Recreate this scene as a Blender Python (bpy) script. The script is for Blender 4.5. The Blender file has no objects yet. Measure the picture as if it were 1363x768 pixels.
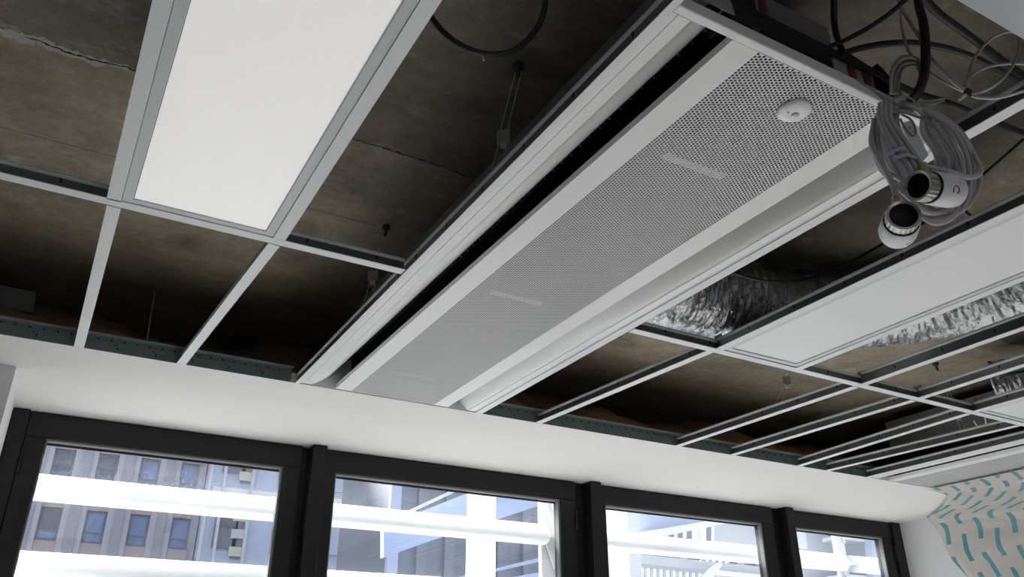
import bpy, math, random
from mathutils import Vector, Matrix, noise

random.seed(7)
sc = bpy.context.scene
COL = sc.collection

# ------------------------------------------------------------------ camera
W_PX, H_PX, F_PX = 1363.0, 768.0, 1090.54
YAW, PITCH, ROLL = 0.51849256, 0.45290442, -0.00303824
CAM = Vector((0.0, 0.0, 1.8))
fwd = Vector((math.sin(YAW) * math.cos(PITCH), math.cos(YAW) * math.cos(PITCH), math.sin(PITCH)))
rgt = fwd.cross(Vector((0, 0, 1))).normalized()
upv = rgt.cross(fwd)
rgt, upv = (math.cos(ROLL) * rgt + math.sin(ROLL) * upv), (-math.sin(ROLL) * rgt + math.cos(ROLL) * upv)
cam_data = bpy.data.cameras.new('camera')
cam_data.sensor_width = 36.0
cam_data.lens = F_PX / W_PX * 36.0
cam_data.clip_start = 0.02
cam_data.clip_end = 400
cam = bpy.data.objects.new('camera', cam_data)
COL.objects.link(cam)
M = Matrix((rgt, upv, -fwd)).transposed().to_4x4()
M.translation = CAM
cam.matrix_world = M
sc.camera = cam

sc.view_settings.view_transform = 'Standard'
sc.view_settings.look = 'None'
sc.view_settings.gamma = 1.0
sc.view_settings.use_curve_mapping = False
sc.view_settings.exposure = 0.09

# ------------------------------------------------------------------ sky, sun, added fill lamps
world = bpy.data.worlds.new('world')
sc.world = world
world.use_nodes = True
bg = world.node_tree.nodes['Background']
bg.inputs[0].default_value = (0.82, 0.90, 1.0, 1)
bg.inputs[1].default_value = 1.3


def light(name, kind, loc, direction, energy, color=(1, 1, 1), size=None, size_y=None, angle=None):
    d = bpy.data.lights.new(name, kind)
    d.energy = energy
    d.color = color
    if kind == 'AREA':
        d.shape = 'RECTANGLE'
        d.size = size
        d.size_y = size_y
    if angle is not None:
        d.angle = angle
    o = bpy.data.objects.new(name, d)
    COL.objects.link(o)
    o.location = loc
    o.rotation_euler = Vector(direction).to_track_quat('-Z', 'Y').to_euler()
    return o


light('sun', 'SUN', (5, 60, 60), (0.26, -0.74, -0.62), 25.0, (1.0, 0.97, 0.93), angle=math.radians(4))
# added fill lamps outside the four windows and behind an invented rear opening
light('window_daylight_fill', 'AREA', (1.95, 3.28, 1.0), (0, -1, 0.10), 14, (1.0, 0.99, 0.975), 4.1, 1.5)
light('rear_fill_lamp', 'AREA', (0.3, -4.82, 1.55), (0, 1, -0.12), 2, (1.0, 0.99, 0.97), 3.9, 1.2)


# ------------------------------------------------------------------ helpers
def pt(u, v, x=None, y=None, z=None):
    """the point of the place seen at pixel u, v on a plane x=, y= or z="""
    d = rgt * ((u - W_PX / 2) / F_PX) - upv * ((v - H_PX / 2) / F_PX) + fwd
    if z is not None:
        t = (z - CAM.z) / d.z
    elif y is not None:
        t = y / d.y
    else:
        t = x / d.x
    return CAM + d * t


class MB:
    def __init__(self):
        self.v, self.f, self.sm = [], [], []

    def add(self, vs, fs, smooth=False):
        n = len(self.v)
        self.v += [tuple(p) for p in vs]
        self.f += [tuple(i + n for i in f) for f in fs]
        self.sm += [smooth] * len(fs)
        return self

    def box(self, x0, x1, y0, y1, z0, z1):
        vs = [(x, y, z) for z in (z0, z1) for y in (y0, y1) for x in (x0, x1)]
        fs = [(0, 2, 3, 1), (4, 5, 7, 6), (0, 1, 5, 4), (2, 6, 7, 3), (0, 4, 6, 2), (1, 3, 7, 5)]
        return self.add(vs, fs)

    def obox(self, c, ax, ay, az):
        """box round centre c with half axes"""
        c, ax, ay, az = map(Vector, (c, ax, ay, az))
        vs = [c + sx * ax + sy * ay + sz * az for sz in (-1, 1) for sy in (-1, 1) for sx in (-1, 1)]
        fs = [(0, 2, 3, 1), (4, 5, 7, 6), (0, 1, 5, 4), (2, 6, 7, 3), (0, 4, 6, 2), (1, 3, 7, 5)]
        return self.add(vs, fs)

    def bar(self, a, b, w, h, up=(0, 0, 1)):
        a, b = Vector(a), Vector(b)
        d = b - a
        s = d.cross(Vector(up)).normalized()
        u = s.cross(d).normalized()
        return self.obox((a + b) / 2, d / 2, s * (w / 2), u * (h / 2))

    def poly(self, pts, ext):
        """flat polygon given a thickness along vector ext"""
        n = len(pts)
        e = Vector(ext)
        vs = [Vector(p) for p in pts] + [Vector(p) + e for p in pts]
        fs = [tuple(range(n)), tuple(reversed(range(n, 2 * n)))]
        fs += [(i, n + i, n + (i + 1) % n, (i + 1) % n) for i in range(n)]
        return self.add(vs, fs)

    def sweep(self, path, radius, seg=10, closed=False, caps=True, rad=None):
        path = [Vector(p) for p in path]
        n = len(path)
        tang = []
        for i in range(n):
            a = path[i - 1] if (i > 0 or closed) else path[i]
            b = path[(i + 1) % n] if (i < n - 1 or closed) else path[i]
            tang.append((b - a).normalized())
        ref = Vector((0, 0, 1)) if abs(tang[0].z) < 0.9 else Vector((1, 0, 0))
        s = tang[0].cross(ref).normalized()
        vs = []
        for i in range(n):
            s = (s - tang[i] * s.dot(tang[i])).normalized()
            u = tang[i].cross(s)
            for k in range(seg):
                a = 2 * math.pi * k / seg
                r = rad(i, k) if rad else radius
                vs.append(path[i] + (s * math.cos(a) + u * math.sin(a)) * r)
        fs = []
        m = n if closed else n - 1
        for i in range(m):
            j = (i + 1) % n
            for k in range(seg):
                l = (k + 1) % seg
                fs.append((i * seg + k, i * seg + l, j * seg + l, j * seg + k))
        self.add(vs, fs, True)
        if caps and not closed:
            self.add([vs[k] for k in range(seg)], [tuple(reversed(range(seg)))])
            self.add([vs[(n - 1) * seg + k] for k in range(seg)], [tuple(range(seg))])
        return self

    def lathe(self, prof, base, axis, seg=24):
        axis = Vector(axis).normalized()
        base = Vector(base)
        s = axis.orthogonal().normalized()
        t = axis.cross(s)
        vs, fs = [], []
        for r, h in prof:
            for k in range(seg):
                a = 2 * math.pi * k / seg
                vs.append(base + axis * h + (s * math.cos(a) + t * math.sin(a)) * r)
        for i in range(len(prof) - 1):
            for k in range(seg):
                l = (k + 1) % seg
                fs.append((i * seg + k, i * seg + l, (i + 1) * seg + l, (i + 1) * seg + k))
        return self.add(vs, fs, True)

    def extrude_y(self, prof, y0, y1, smooth=False):
        """open profile [(x, z)] drawn out along y"""
        vs = [(x, y0, z) for x, z in prof] + [(x, y1, z) for x, z in prof]
        n = len(prof)
        fs = [(i, i + 1, n + i + 1, n + i) for i in range(n - 1)]
        return self.add(vs, fs, smooth)

    def mesh(self, name):
        me = bpy.data.meshes.new(name)
        me.from_pydata(self.v, [], self.f)
        me.polygons.foreach_set('use_smooth', self.sm)
        me.update()
        return me

    def build(self, name, mat, parent=None, bevel=0.0, thick=0.0):
        o = bpy.data.objects.new(name, self.mesh(name))
        COL.objects.link(o)
        o.data.materials.append(mat)
        if parent is not None:
            o.parent = parent
        if thick:
            m = o.modifiers.new('solid', 'SOLIDIFY')
            m.thickness = thick
            m.offset = 0
        if bevel:
            m = o.modifiers.new('bevel', 'BEVEL')
            m.width = bevel
            m.segments = 2
            m.limit_method = 'ANGLE'
        return o


def tag(o, label=None, cat=None, group=None, kind=None):
    if label:
        o['label'] = label
    if cat:
        o['category'] = cat
    if group:
        o['group'] = group
    if kind:
        o['kind'] = kind
    return o


def thing(name, label, cat, loc=(0, 0, 0), group=None):
    o = bpy.data.objects.new(name, None)
    o.empty_display_size = 0.05
    o.location = loc
    COL.objects.link(o)
    return tag(o, label, cat, group)


def struct(name, label=None, loc=None):
    o = bpy.data.objects.new(name, None)
    COL.objects.link(o)
    return tag(o, label, None, None, 'structure')


def smooth_path(pts, n=8):
    """Catmull-Rom through pts"""
    P = [Vector(p) for p in pts]
    P = [P[0] * 2 - P[1]] + P + [P[-1] * 2 - P[-2]]
    out = []
    for i in range(1, len(P) - 2):
        a, b, c, d = P[i - 1:i + 3]
        for k in range(n):
            t = k / n
            out.append(0.5 * ((2 * b) + (c - a) * t + (2 * a - 5 * b + 4 * c - d) * t * t + (3 * b - a - 3 * c + d) * t ** 3))
    out.append(P[-2])
    return out


# ------------------------------------------------------------------ materials
def mat(name, color, rough=0.6, metal=0.0, var=0.0, scale=20.0, bump=0.0, bscale=None, spec=0.5):
    m = bpy.data.materials.new(name)
    m.use_nodes = True
    nt = m.node_tree
    b = nt.nodes['Principled BSDF']
    b.inputs['Base Color'].default_value = (*color, 1)
    b.inputs['Roughness'].default_value = rough
    b.inputs['Metallic'].default_value = metal
    b.inputs['Specular IOR Level'].default_value = spec
    tc = nt.nodes.new('ShaderNodeTexCoord')
    if var:
        n = nt.nodes.new('ShaderNodeTexNoise')
        n.inputs['Scale'].default_value = scale
        n.inputs['Detail'].default_value = 5
        nt.links.new(tc.outputs['Object'], n.inputs['Vector'])
        mx = nt.nodes.new('ShaderNodeMix')
        mx.data_type = 'RGBA'
        mx.inputs[6].default_value = (*[c * (1 - var) for c in color], 1)
        mx.inputs[7].default_value = (*[min(1, c * (1 + var)) for c in color], 1)
        nt.links.new(n.outputs['Fac'], mx.inputs[0])
        nt.links.new(mx.outputs[2], b.inputs['Base Color'])
    if bump:
        n2 = nt.nodes.new('ShaderNodeTexNoise')
        n2.inputs['Scale'].default_value = bscale or scale
        n2.inputs['Detail'].default_value = 4
        nt.links.new(tc.outputs['Object'], n2.inputs['Vector'])
        bp = nt.nodes.new('ShaderNodeBump')
        bp.inputs['Strength'].default_value = bump
        bp.inputs['Distance'].default_value = 0.01
        nt.links.new(n2.outputs['Fac'], bp.inputs['Height'])
        nt.links.new(bp.outputs['Normal'], b.inputs['Normal'])
    return m


def slab_material():
    m = mat('old_concrete', (0.1, 0.085, 0.065), 0.9)
    nt = m.node_tree
    N, L = nt.nodes, nt.links
    b = N['Principled BSDF']
    tc = N.new('ShaderNodeTexCoord')

    def nz(scale, detail=6, rough=0.6, off=(0, 0, 0), sc=(1, 1, 1)):
        mp = N.new('ShaderNodeMapping')
        mp.inputs['Location'].default_value = off
        mp.inputs['Scale'].default_value = sc
        L.new(tc.outputs['Object'], mp.inputs['Vector'])
        n = N.new('ShaderNodeTexNoise')
        n.inputs['Scale'].default_value = scale
        n.inputs['Detail'].default_value = detail
        n.inputs['Roughness'].default_value = rough
        L.new(mp.outputs[0], n.inputs['Vector'])
        return n.outputs['Fac']

    def ramp(src, stops):
        r = N.new('ShaderNodeValToRGB')
        while len(r.color_ramp.elements) < len(stops):
            r.color_ramp.elements.new(0.5)
        for e, (p, c) in zip(r.color_ramp.elements, stops):
            e.position = p
            e.color = (*c, 1)
        L.new(src, r.inputs[0])
        return r.outputs[0]

    def mix(f, a, c, blend='MIX'):
        x = N.new('ShaderNodeMix')
        x.data_type = 'RGBA'
        x.blend_type = blend
        L.new(f, x.inputs[0]) if not isinstance(f, float) else setattr(x.inputs[0], 'default_value', f)
        for s, q in ((6, a), (7, c)):
            if isinstance(q, tuple):
                x.inputs[s].default_value = (*q, 1)
            else:
                L.new(q, x.inputs[s])
        return x.outputs[2]

    def math_(op, a, c=None):
        x = N.new('ShaderNodeMath')
        x.operation = op
        for i, q in enumerate((a, c)):
            if q is None:
                continue
            if isinstance(q, (int, float)):
                x.inputs[i].default_value = q
            else:
                L.new(q, x.inputs[i])
        return x.outputs[0]

    big = nz(1.7, 4)
    sx = N.new('ShaderNodeSeparateXYZ')
    L.new(tc.outputs['Object'], sx.inputs[0])
    # two pours: a greyer, darker one and a lighter brown one beyond the joint
    pour_a = ramp(big, [(0.3, (0.135, 0.118, 0.093)), (0.55, (0.185, 0.16, 0.125)), (0.75, (0.24, 0.205, 0.16))])
    pour_b = ramp(big, [(0.3, (0.21, 0.175, 0.132)), (0.55, (0.30, 0.255, 0.195)), (0.75, (0.40, 0.34, 0.26))])
    base = mix(math_('GREATER_THAN', sx.outputs['Y'], 1.475), pour_a, pour_b)
    fine = nz(38, 6, 0.7)
    base = mix(0.5, base, ramp(fine, [(0.3, (0.35, 0.35, 0.35)), (0.7, (0.75, 0.72, 0.68))]), 'OVERLAY')
    # dark round stains
    blot = nz(5.2, 2, 0.4, (3.1, 1.2, 0))
    base = mix(ramp(blot, [(0.60, (0, 0, 0)), (0.74, (0.40, 0.40, 0.40))]), base, (0.045, 0.038, 0.03))
    # formwork streaks and mottling
    st = nz(3.2, 8, 0.75, (7.3, 0.2, 0), (0.7, 1.6, 1))
    base = mix(0.55, base, ramp(st, [(0.32, (0.25, 0.25, 0.25)), (0.5, (0.5, 0.5, 0.5)), (0.68, (0.78, 0.76, 0.72))]), 'OVERLAY')
    # scuffs of pale plaster
    sp = nz(7.5, 9, 0.72, (0.4, 5.3, 0), (1, 1.7, 1))
    base = mix(ramp(sp, [(0.555, (0, 0, 0)), (0.60, (0.20, 0.20, 0.20)), (0.68, (0.75, 0.75, 0.75))]), base, (0.36, 0.34, 0.30))
    # pour joint across the slab at y = 1.48, with torn plaster on it
    wob = math_('MULTIPLY', math_('SUBTRACT', nz(9, 5, 0.7), 0.5), 0.05)
    dist = math_('ABSOLUTE', math_('SUBTRACT', math_('ADD', sx.outputs['Y'], wob), 1.475))
    brk = ramp(nz(6, 3, 0.5, (1, 0, 0)), [(0.42, (0, 0, 0)), (0.5, (1, 1, 1))])
    crack = math_('MULTIPLY', math_('LESS_THAN', dist, 0.0020), brk)
    torn = math_('MULTIPLY', math_('LESS_THAN', math_('ADD', dist, math_('MULTIPLY', nz(16, 7, 0.75, (2, 2, 0)), 0.09)), 0.056),
                 math_('LESS_THAN', sx.outputs['X'], -0.03))
    base = mix(torn, base, (0.40, 0.375, 0.33))
    base = mix(crack, base, (0.012, 0.010, 0.008))
    # faded blue chalk line
    d2 = math_('ABSOLUTE', math_('SUBTRACT', math_('ADD', sx.outputs['Y'], math_('MULTIPLY', wob, 0.08)), 1.81))
    chalk = math_('MULTIPLY', math_('MULTIPLY', math_('LESS_THAN', d2, 0.0022), math_('LESS_THAN', sx.outputs['X'], 0.62)), 0.6)
    base = mix(chalk, base, (0.07, 0.07, 0.20))
    L.new(base, b.inputs['Base Color'])
    bp = N.new('ShaderNodeBump')
    bp.inputs['Strength'].default_value = 0.5
    bp.inputs['Distance'].default_value = 0.01
    L.new(math_('SUBTRACT', fine, math_('MULTIPLY', crack, 2.0)), bp.inputs['Height'])
    L.new(bp.outputs[0], b.inputs['Normal'])
    return m


def film_material():
    m = mat('printed_film', (0.78, 0.74, 0.69), 0.35)
    nt = m.node_tree
    N, L = nt.nodes, nt.links
    b = N['Principled BSDF']
    uv = N.new('ShaderNodeUVMap')
    uv.uv_map = 'UVMap'
    br = N.new('ShaderNodeTexBrick')
    br.offset = 0.5
    br.inputs['Color1'].default_value = (0.15, 0.43, 0.49, 1)
    br.inputs['Color2'].default_value = (0.23, 0.53, 0.56, 1)
    br.inputs['Mortar'].default_value = (0.78, 0.74, 0.69, 1)
    br.inputs['Scale'].default_value = 1.0
    br.inputs['Mortar Size'].default_value = 0.0255
    br.inputs['Mortar Smooth'].default_value = 0.0
    br.inputs['Brick Width'].default_value = 0.165
    br.inputs['Row Height'].default_value = 0.072
    L.new(uv.outputs[0], br.inputs['Vector'])
    L.new(br.outputs['Color'], b.inputs['Base Color'])
    tr = N.new('ShaderNodeBsdfTranslucent')
    L.new(br.outputs['Color'], tr.inputs['Color'])
    tp = N.new('ShaderNodeBsdfTransparent')
    m1 = N.new('ShaderNodeMixShader')
    m1.inputs[0].default_value = 0.35
    L.new(b.outputs[0], m1.inputs[1])
    L.new(tr.outputs[0], m1.inputs[2])
    m2 = N.new('ShaderNodeMixShader')
    m2.inputs[0].default_value = 0.14
    L.new(m1.outputs[0], m2.inputs[1])
    L.new(tp.outputs[0], m2.inputs[2])
    L.new(m2.outputs[0], N['Material Output'].inputs['Surface'])
    return m


def glass_material():
    m = bpy.data.materials.new('rain_spotted_glass')
    m.use_nodes = True
    nt = m.node_tree
    N, L = nt.nodes, nt.links
    N.remove(N['Principled BSDF'])
    tp = N.new('ShaderNodeBsdfTransparent')
    tp.inputs['Color'].default_value = (0.93, 0.95, 0.97, 1)
    gl = N.new('ShaderNodeBsdfGlossy')
    gl.inputs['Roughness'].default_value = 0.02
    df = N.new('ShaderNodeBsdfTranslucent')
    df.inputs['Color'].default_value = (0.75, 0.78, 0.85, 1)
    tc = N.new('ShaderNodeTexCoord')
    mp = N.new('ShaderNodeMapping')
    mp.inputs['Scale'].default_value = (1, 1, 0.35)
    L.new(tc.outputs['Object'], mp.inputs[0])
    n = N.new('ShaderNodeTexNoise')
    n.inputs['Scale'].default_value = 240
    n.inputs['Detail'].default_value = 3
    L.new(mp.outputs[0], n.inputs['Vector'])
    n3 = N.new('ShaderNodeTexNoise')
    n3.inputs['Scale'].default_value = 3
    L.new(tc.outputs['Object'], n3.inputs['Vector'])
    r = N.new('ShaderNodeValToRGB')
    r.color_ramp.elements[0].position = 0.56
    r.color_ramp.elements[0].color = (0.02, 0.02, 0.02, 1)
    r.color_ramp.elements[1].position = 0.72
    r.color_ramp.elements[1].color = (0.13, 0.13, 0.13, 1)
    L.new(n.outputs['Fac'], r.inputs[0])
    mu = N.new('ShaderNodeMath')
    mu.operation = 'MULTIPLY'
    L.new(r.outputs[0], mu.inputs[0])
    L.new(n3.outputs['Fac'], mu.inputs[1])
    m1 = N.new('ShaderNodeMixShader')
    L.new(mu.outputs[0], m1.inputs[0])
    L.new(tp.outputs[0], m1.inputs[1])
    L.new(df.outputs[0], m1.inputs[2])
    m2 = N.new('ShaderNodeMixShader')
    m2.inputs[0].default_value = 0.05
    L.new(m1.outputs[0], m2.inputs[1])
    L.new(gl.outputs[0], m2.inputs[2])
    L.new(m2.outputs[0], N['Material Output'].inputs['Surface'])
    return m


def diffuser_material(name, color, emit, pattern=True):
    """lamp diffuser: white acrylic with fine diagonal prisms, glowing faintly"""
    m = mat(name, color, 0.45)
    nt = m.node_tree
    N, L = nt.nodes, nt.links
    b = N['Principled BSDF']
    b.inputs['Emission Color'].default_value = (1.0, 0.985, 0.975, 1)
    b.inputs['Emission Strength'].default_value = emit
    if pattern:
        tc = N.new('ShaderNodeTexCoord')
        mp = N.new('ShaderNodeMapping')
        mp.inputs['Rotation'].default_value = (0, 0, math.radians(45))
        L.new(tc.outputs['Object'], mp.inputs[0])
        ck = N.new('ShaderNodeTexChecker')
        ck.inputs['Scale'].default_value = 260
        ck.inputs['Color1'].default_value = (*color, 1)
        ck.inputs['Color2'].default_value = (*[c * 0.86 for c in color], 1)
        L.new(mp.outputs[0], ck.inputs['Vector'])
        # faint smears of dust
        nz = N.new('ShaderNodeTexNoise')
        nz.inputs['Scale'].default_value = 9
        nz.inputs['Detail'].default_value = 8
        nz.inputs['Roughness'].default_value = 0.7
        L.new(tc.outputs['Object'], nz.inputs['Vector'])
        rp = N.new('ShaderNodeValToRGB')
        rp.color_ramp.elements[0].position = 0.56
        rp.color_ramp.elements[0].color = (1, 1, 1, 1)
        rp.color_ramp.elements[1].position = 0.68
        rp.color_ramp.elements[1].color = (0.84, 0.84, 0.84, 1)
        L.new(nz.outputs['Fac'], rp.inputs[0])
        mx = N.new('ShaderNodeMix')
        mx.data_type = 'RGBA'
        mx.blend_type = 'MULTIPLY'
        mx.inputs[0].default_value = 1
        L.new(ck.outputs['Color'], mx.inputs[6])
        L.new(rp.outputs[0], mx.inputs[7])
        L.new(mx.outputs[2], b.inputs['Base Color'])
        bp = N.new('ShaderNodeBump')
        bp.inputs['Strength'].default_value = 0.4
        bp.inputs['Distance'].default_value = 0.002
        L.new(ck.outputs['Fac'], bp.inputs['Height'])
        L.new(bp.outputs[0], b.inputs['Normal'])
    return m


MT = {
    'slab': slab_material(),
    'plaster': mat('white_plaster', (0.70, 0.685, 0.67), 0.85, var=0.02, scale=3, bump=0.03, bscale=60),
    'paint': mat('pale_wall_paint', (0.74, 0.74, 0.74), 0.8, var=0.02, scale=4),
    'board': mat('bare_plasterboard', (0.40, 0.39, 0.37), 0.85, var=0.06, scale=2),
    'floor': mat('screed', (0.68, 0.66, 0.63), 0.8, var=0.08, scale=3),
    'tee': mat('white_tee_enamel', (0.68, 0.69, 0.70), 0.45),
    'galv': mat('galvanised_steel', (0.22, 0.245, 0.25), 0.38, 0.85, var=0.25, scale=18),
    'bulb': mat('bright_steel_bulb', (0.72, 0.73, 0.72), 0.45, 0.0, var=0.15, scale=20),
    'galv_dull': mat('dull_galvanised', (0.28, 0.285, 0.285), 0.6, 0.4, var=0.2, scale=12),
    'channel': mat('perimeter_steel', (0.19, 0.24, 0.24), 0.5, 0.5, var=0.25, scale=15),
    'black': mat('slot_black', (0.012, 0.012, 0.014), 0.7),
    'beam': mat('beam_white_enamel', (0.74, 0.745, 0.725), 0.42, var=0.015, scale=6),
    'perf': mat('perforated_enamel', (0.60, 0.605, 0.60), 0.45),
    'nozzle': mat('dark_nozzle_plate', (0.018, 0.022, 0.028), 0.4),
    'nozzletip': mat('nozzle_tip', (0.16, 0.17, 0.185), 0.4),
    'copper': mat('copper_pipe', (0.30, 0.10, 0.07), 0.45, 0.5),
    'coil': mat('coil_fins', (0.025, 0.025, 0.028), 0.6),
    'cream': mat('cream_strip', (0.80, 0.78, 0.70), 0.6),
    'lampframe': mat('lamp_grey_frame', (0.56, 0.58, 0.59), 0.45),
    'tile': mat('metal_tile', (0.50, 0.54, 0.57), 0.5),
    'prism': diffuser_material('prismatic_diffuser', (0.86, 0.84, 0.82), 0.31),
    'opal': diffuser_material('opal_diffuser', (0.74, 0.74, 0.75), 0.0, False),
    'frame': mat('black_window_frame', (0.012, 0.0125, 0.0125), 0.45, var=0.15, scale=9, spec=0.3),
    'bead': mat('grey_glazing_bead', (0.16, 0.16, 0.155), 0.35),
    'gasket': mat('gasket_black', (0.01, 0.01, 0.012), 0.5),
    'glass': glass_material(),
    'foil': mat('duct_foil', (0.47, 0.48, 0.49), 0.32, 1.0, bump=0.5, bscale=70),
    'wire': mat('hanger_wire', (0.55, 0.54, 0.52), 0.4, 0.3),
    'clip': mat('hanger_clip', (0.36, 0.36, 0.37), 0.45, 0.4),
    'cable_black': mat('black_cable_sheath', (0.016, 0.016, 0.02), 0.42),
    'cable_white': mat('white_cable_sheath', (0.55, 0.55, 0.53), 0.5),
    'cable_grey': mat('grey_cable_sheath', (0.42, 0.39, 0.405), 0.40),
    'cable_ivory': mat('ivory_cord', (0.30, 0.29, 0.24), 0.6),
    'plug': mat('white_plug_plastic', (0.70, 0.72, 0.73), 0.35),
    'nickel': mat('nickel_ring', (0.42, 0.40, 0.36), 0.28, 0.9),
    'red': mat('red_mark', (0.55, 0.05, 0.03), 0.5),
    'printing': mat('grey_print', (0.45, 0.46, 0.47), 0.5),
    'ochre': mat('ochre_strain_relief', (0.42, 0.33, 0.18), 0.6),
    'bluetie': mat('clear_blue_tie', (0.36, 0.40, 0.50), 0.3),
    'sensor': mat('sensor_plastic', (0.78, 0.78, 0.79), 0.35),
    'lens': mat('sensor_lens', (0.60, 0.60, 0.61), 0.2),
    'wool': mat('mineral_wool', (0.30, 0.19, 0.11), 0.95, var=0.5, scale=30, bump=1.0, bscale=60),
    'offcut': mat('plasterboard_offcut', (0.16, 0.155, 0.15), 0.8),
    'film': film_material(),
    'louver': mat('louver_white', (0.86, 0.87, 0.86), 0.45),
    'steelwhite': mat('white_painted_steel', (0.74, 0.75, 0.76), 0.5),
    'steelgrey': mat('pale_grey_steel', (0.52, 0.53, 0.55), 0.6),
    'stone': mat('grey_stone', (0.40, 0.385, 0.43), 0.85, var=0.12, scale=0.8),
    'stone_dark': mat('grey_stone_joint', (0.30, 0.29, 0.335), 0.85, var=0.12, scale=0.8),
    'spandrel': mat('pink_spandrel', (0.38, 0.30, 0.30), 0.85, var=0.1, scale=1.5),
    'bwin': mat('blue_window_glass', (0.15, 0.21, 0.36), 0.25, var=0.45, scale=0.5),
    'bwin_dark': mat('dark_window_glass', (0.10, 0.11, 0.14), 0.25, var=0.4, scale=0.6),
    'bframe': mat('dark_window_bars', (0.16, 0.17, 0.21), 0.5),
    'bluewall': mat('pale_blue_cladding', (0.46, 0.51, 0.64), 0.7, var=0.06, scale=0.7),
    'greywall': mat('grey_corrugated', (0.24, 0.25, 0.29), 0.7, var=0.15, scale=0.6),
    'blueband': mat('pale_blue_band', (0.45, 0.52, 0.70), 0.5, var=0.06, scale=0.5),
    'creamwin': mat('cream_blind', (0.60, 0.55, 0.48), 0.7),
    'asphalt': mat('street_paving', (0.30, 0.30, 0.31), 0.9, var=0.1, scale=1),
}

C = 2.6          # ceiling plane
S = 2.9          # underside of the slab
YW = 2.95        # room face of the windows

# ------------------------------------------------------------------ room shell
tag(MB().box(-4.2, 4.3, -4.9, 3.12, -0.15, 0).build('floor', MT['floor']), 'pale screed floor of the room', kind='structure')
tag(MB().box(-4.2, 4.3, -4.9, 3.12, S, S + 0.2).build('ceiling', MT['slab']),
    'bare brown concrete slab above the open ceiling grid', kind='structure')
soff = MB().box(-4.2, 4.11, 2.285, 2.53, C, C + 0.015)
soff.box(-0.135, 4.11, 2.53, 2.96, C, C + 0.015)
soff.box(-4.2, 4.11, 2.285, 2.297, C + 0.015, C + 0.03)
tag(soff.build('trim_1', MT['plaster']), 'white plasterboard soffit along the windows', kind='structure')
tag(MB().box(-4.2, 4.3, 2.96, 3.12, C, S).box(-4.2, 4.3, 2.96, 3.12, 0, 0.08).build('wall_window', MT['paint']),
    'white wall band above and below the window row', kind='structure')
tag(MB().box(-4.2, -0.135, 2.53, 3.12, 0.08, C).build('wall_left', MT['paint']), 'white painted pier beside the windows', kind='structure')
tag(MB().box(4.11, 4.3, -4.9, 2.96, 0, S).box(4.2, 4.3, 2.96, 3.12, 0.08, C).build('wall_right', MT['paint']),
    'pale painted side wall behind the plastic film', kind='structure')
tag(MB().box(-4.3, -4.2, -4.9, 3.12, 0, S).build('wall_side', MT['board']), 'painted side wall', kind='structure')
rear = MB().box(-4.2, 4.11, -4.9, -4.7, 0, 0.9).box(-4.2, 4.11, -4.9, -4.7, 2.2, S)  # rear wall built round an unseen opening, invented to admit fill light
rear.box(-4.2, -1.7, -4.9, -4.7, 0.9, 2.2).box(2.3, 4.11, -4.9, -4.7, 0.9, 2.2)
tag(rear.build('wall_back', MT['board']), 'rear wall with a wide opening added to let light in', kind='structure')


# ------------------------------------------------------------------ windows
def window(n, x0, x1, g0, g1, hinge_side, label):
    """sash between x0 and x1, glass between g0 and g1"""
    root = struct('window_%d' % n, label)
    zt, zg, zb, zgb = C - 0.004, 2.518, 0.08, 0.19
    y0, y1 = YW, YW + 0.06
    MB().box(x0, x1, y0, y1, zg, zt).build('top_rail', MT['frame'], root, 0.003)
    MB().box(x0, x1, y0, y1, zb, zgb).build('bottom_rail', MT['frame'], root, 0.003)
    MB().box(x0, g0, y0, y1, zgb, zg).build('stile', MT['frame'], root, 0.003)
    MB().box(g1, x1, y0, y1, zgb, zg).build('stile', MT['frame'], root, 0.003)
    b = 0.009
    MB().box(g0, g1, y0 + 0.006, y0 + 0.03, zg - b, zg).build('glazing_bead', MT['bead'], root, 0.002)
    MB().box(g0, g0 + b * 0.6, y0 + 0.006, y0 + 0.03, zgb, zg - b).build('glazing_bead', MT['bead'], root, 0.002)
    MB().box(g1 - b, g1, y0 + 0.006, y0 + 0.03, zgb, zg - b).build('glazing_bead', MT['bead'], root, 0.002)
    MB().box(g0, g1, y0 + 0.03, y0 + 0.036, zg - 0.016, zg - b).build('gasket', MT['gasket'], root)
    MB().box(g0, g1, y0 + 0.034, y0 + 0.040, zgb, zg).build('pane', MT['glass'], root)
    hx = x1 - 0.004 if hinge_side > 0 else x0 + 0.004
    MB().lathe([(0, 0), (0.006, 0), (0.006, 0.075), (0, 0.075)], (hx, y0 - 0.005, 2.40), (0, 0, 1), 12).build('hinge', MT['frame'], root)
    return root


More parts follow.
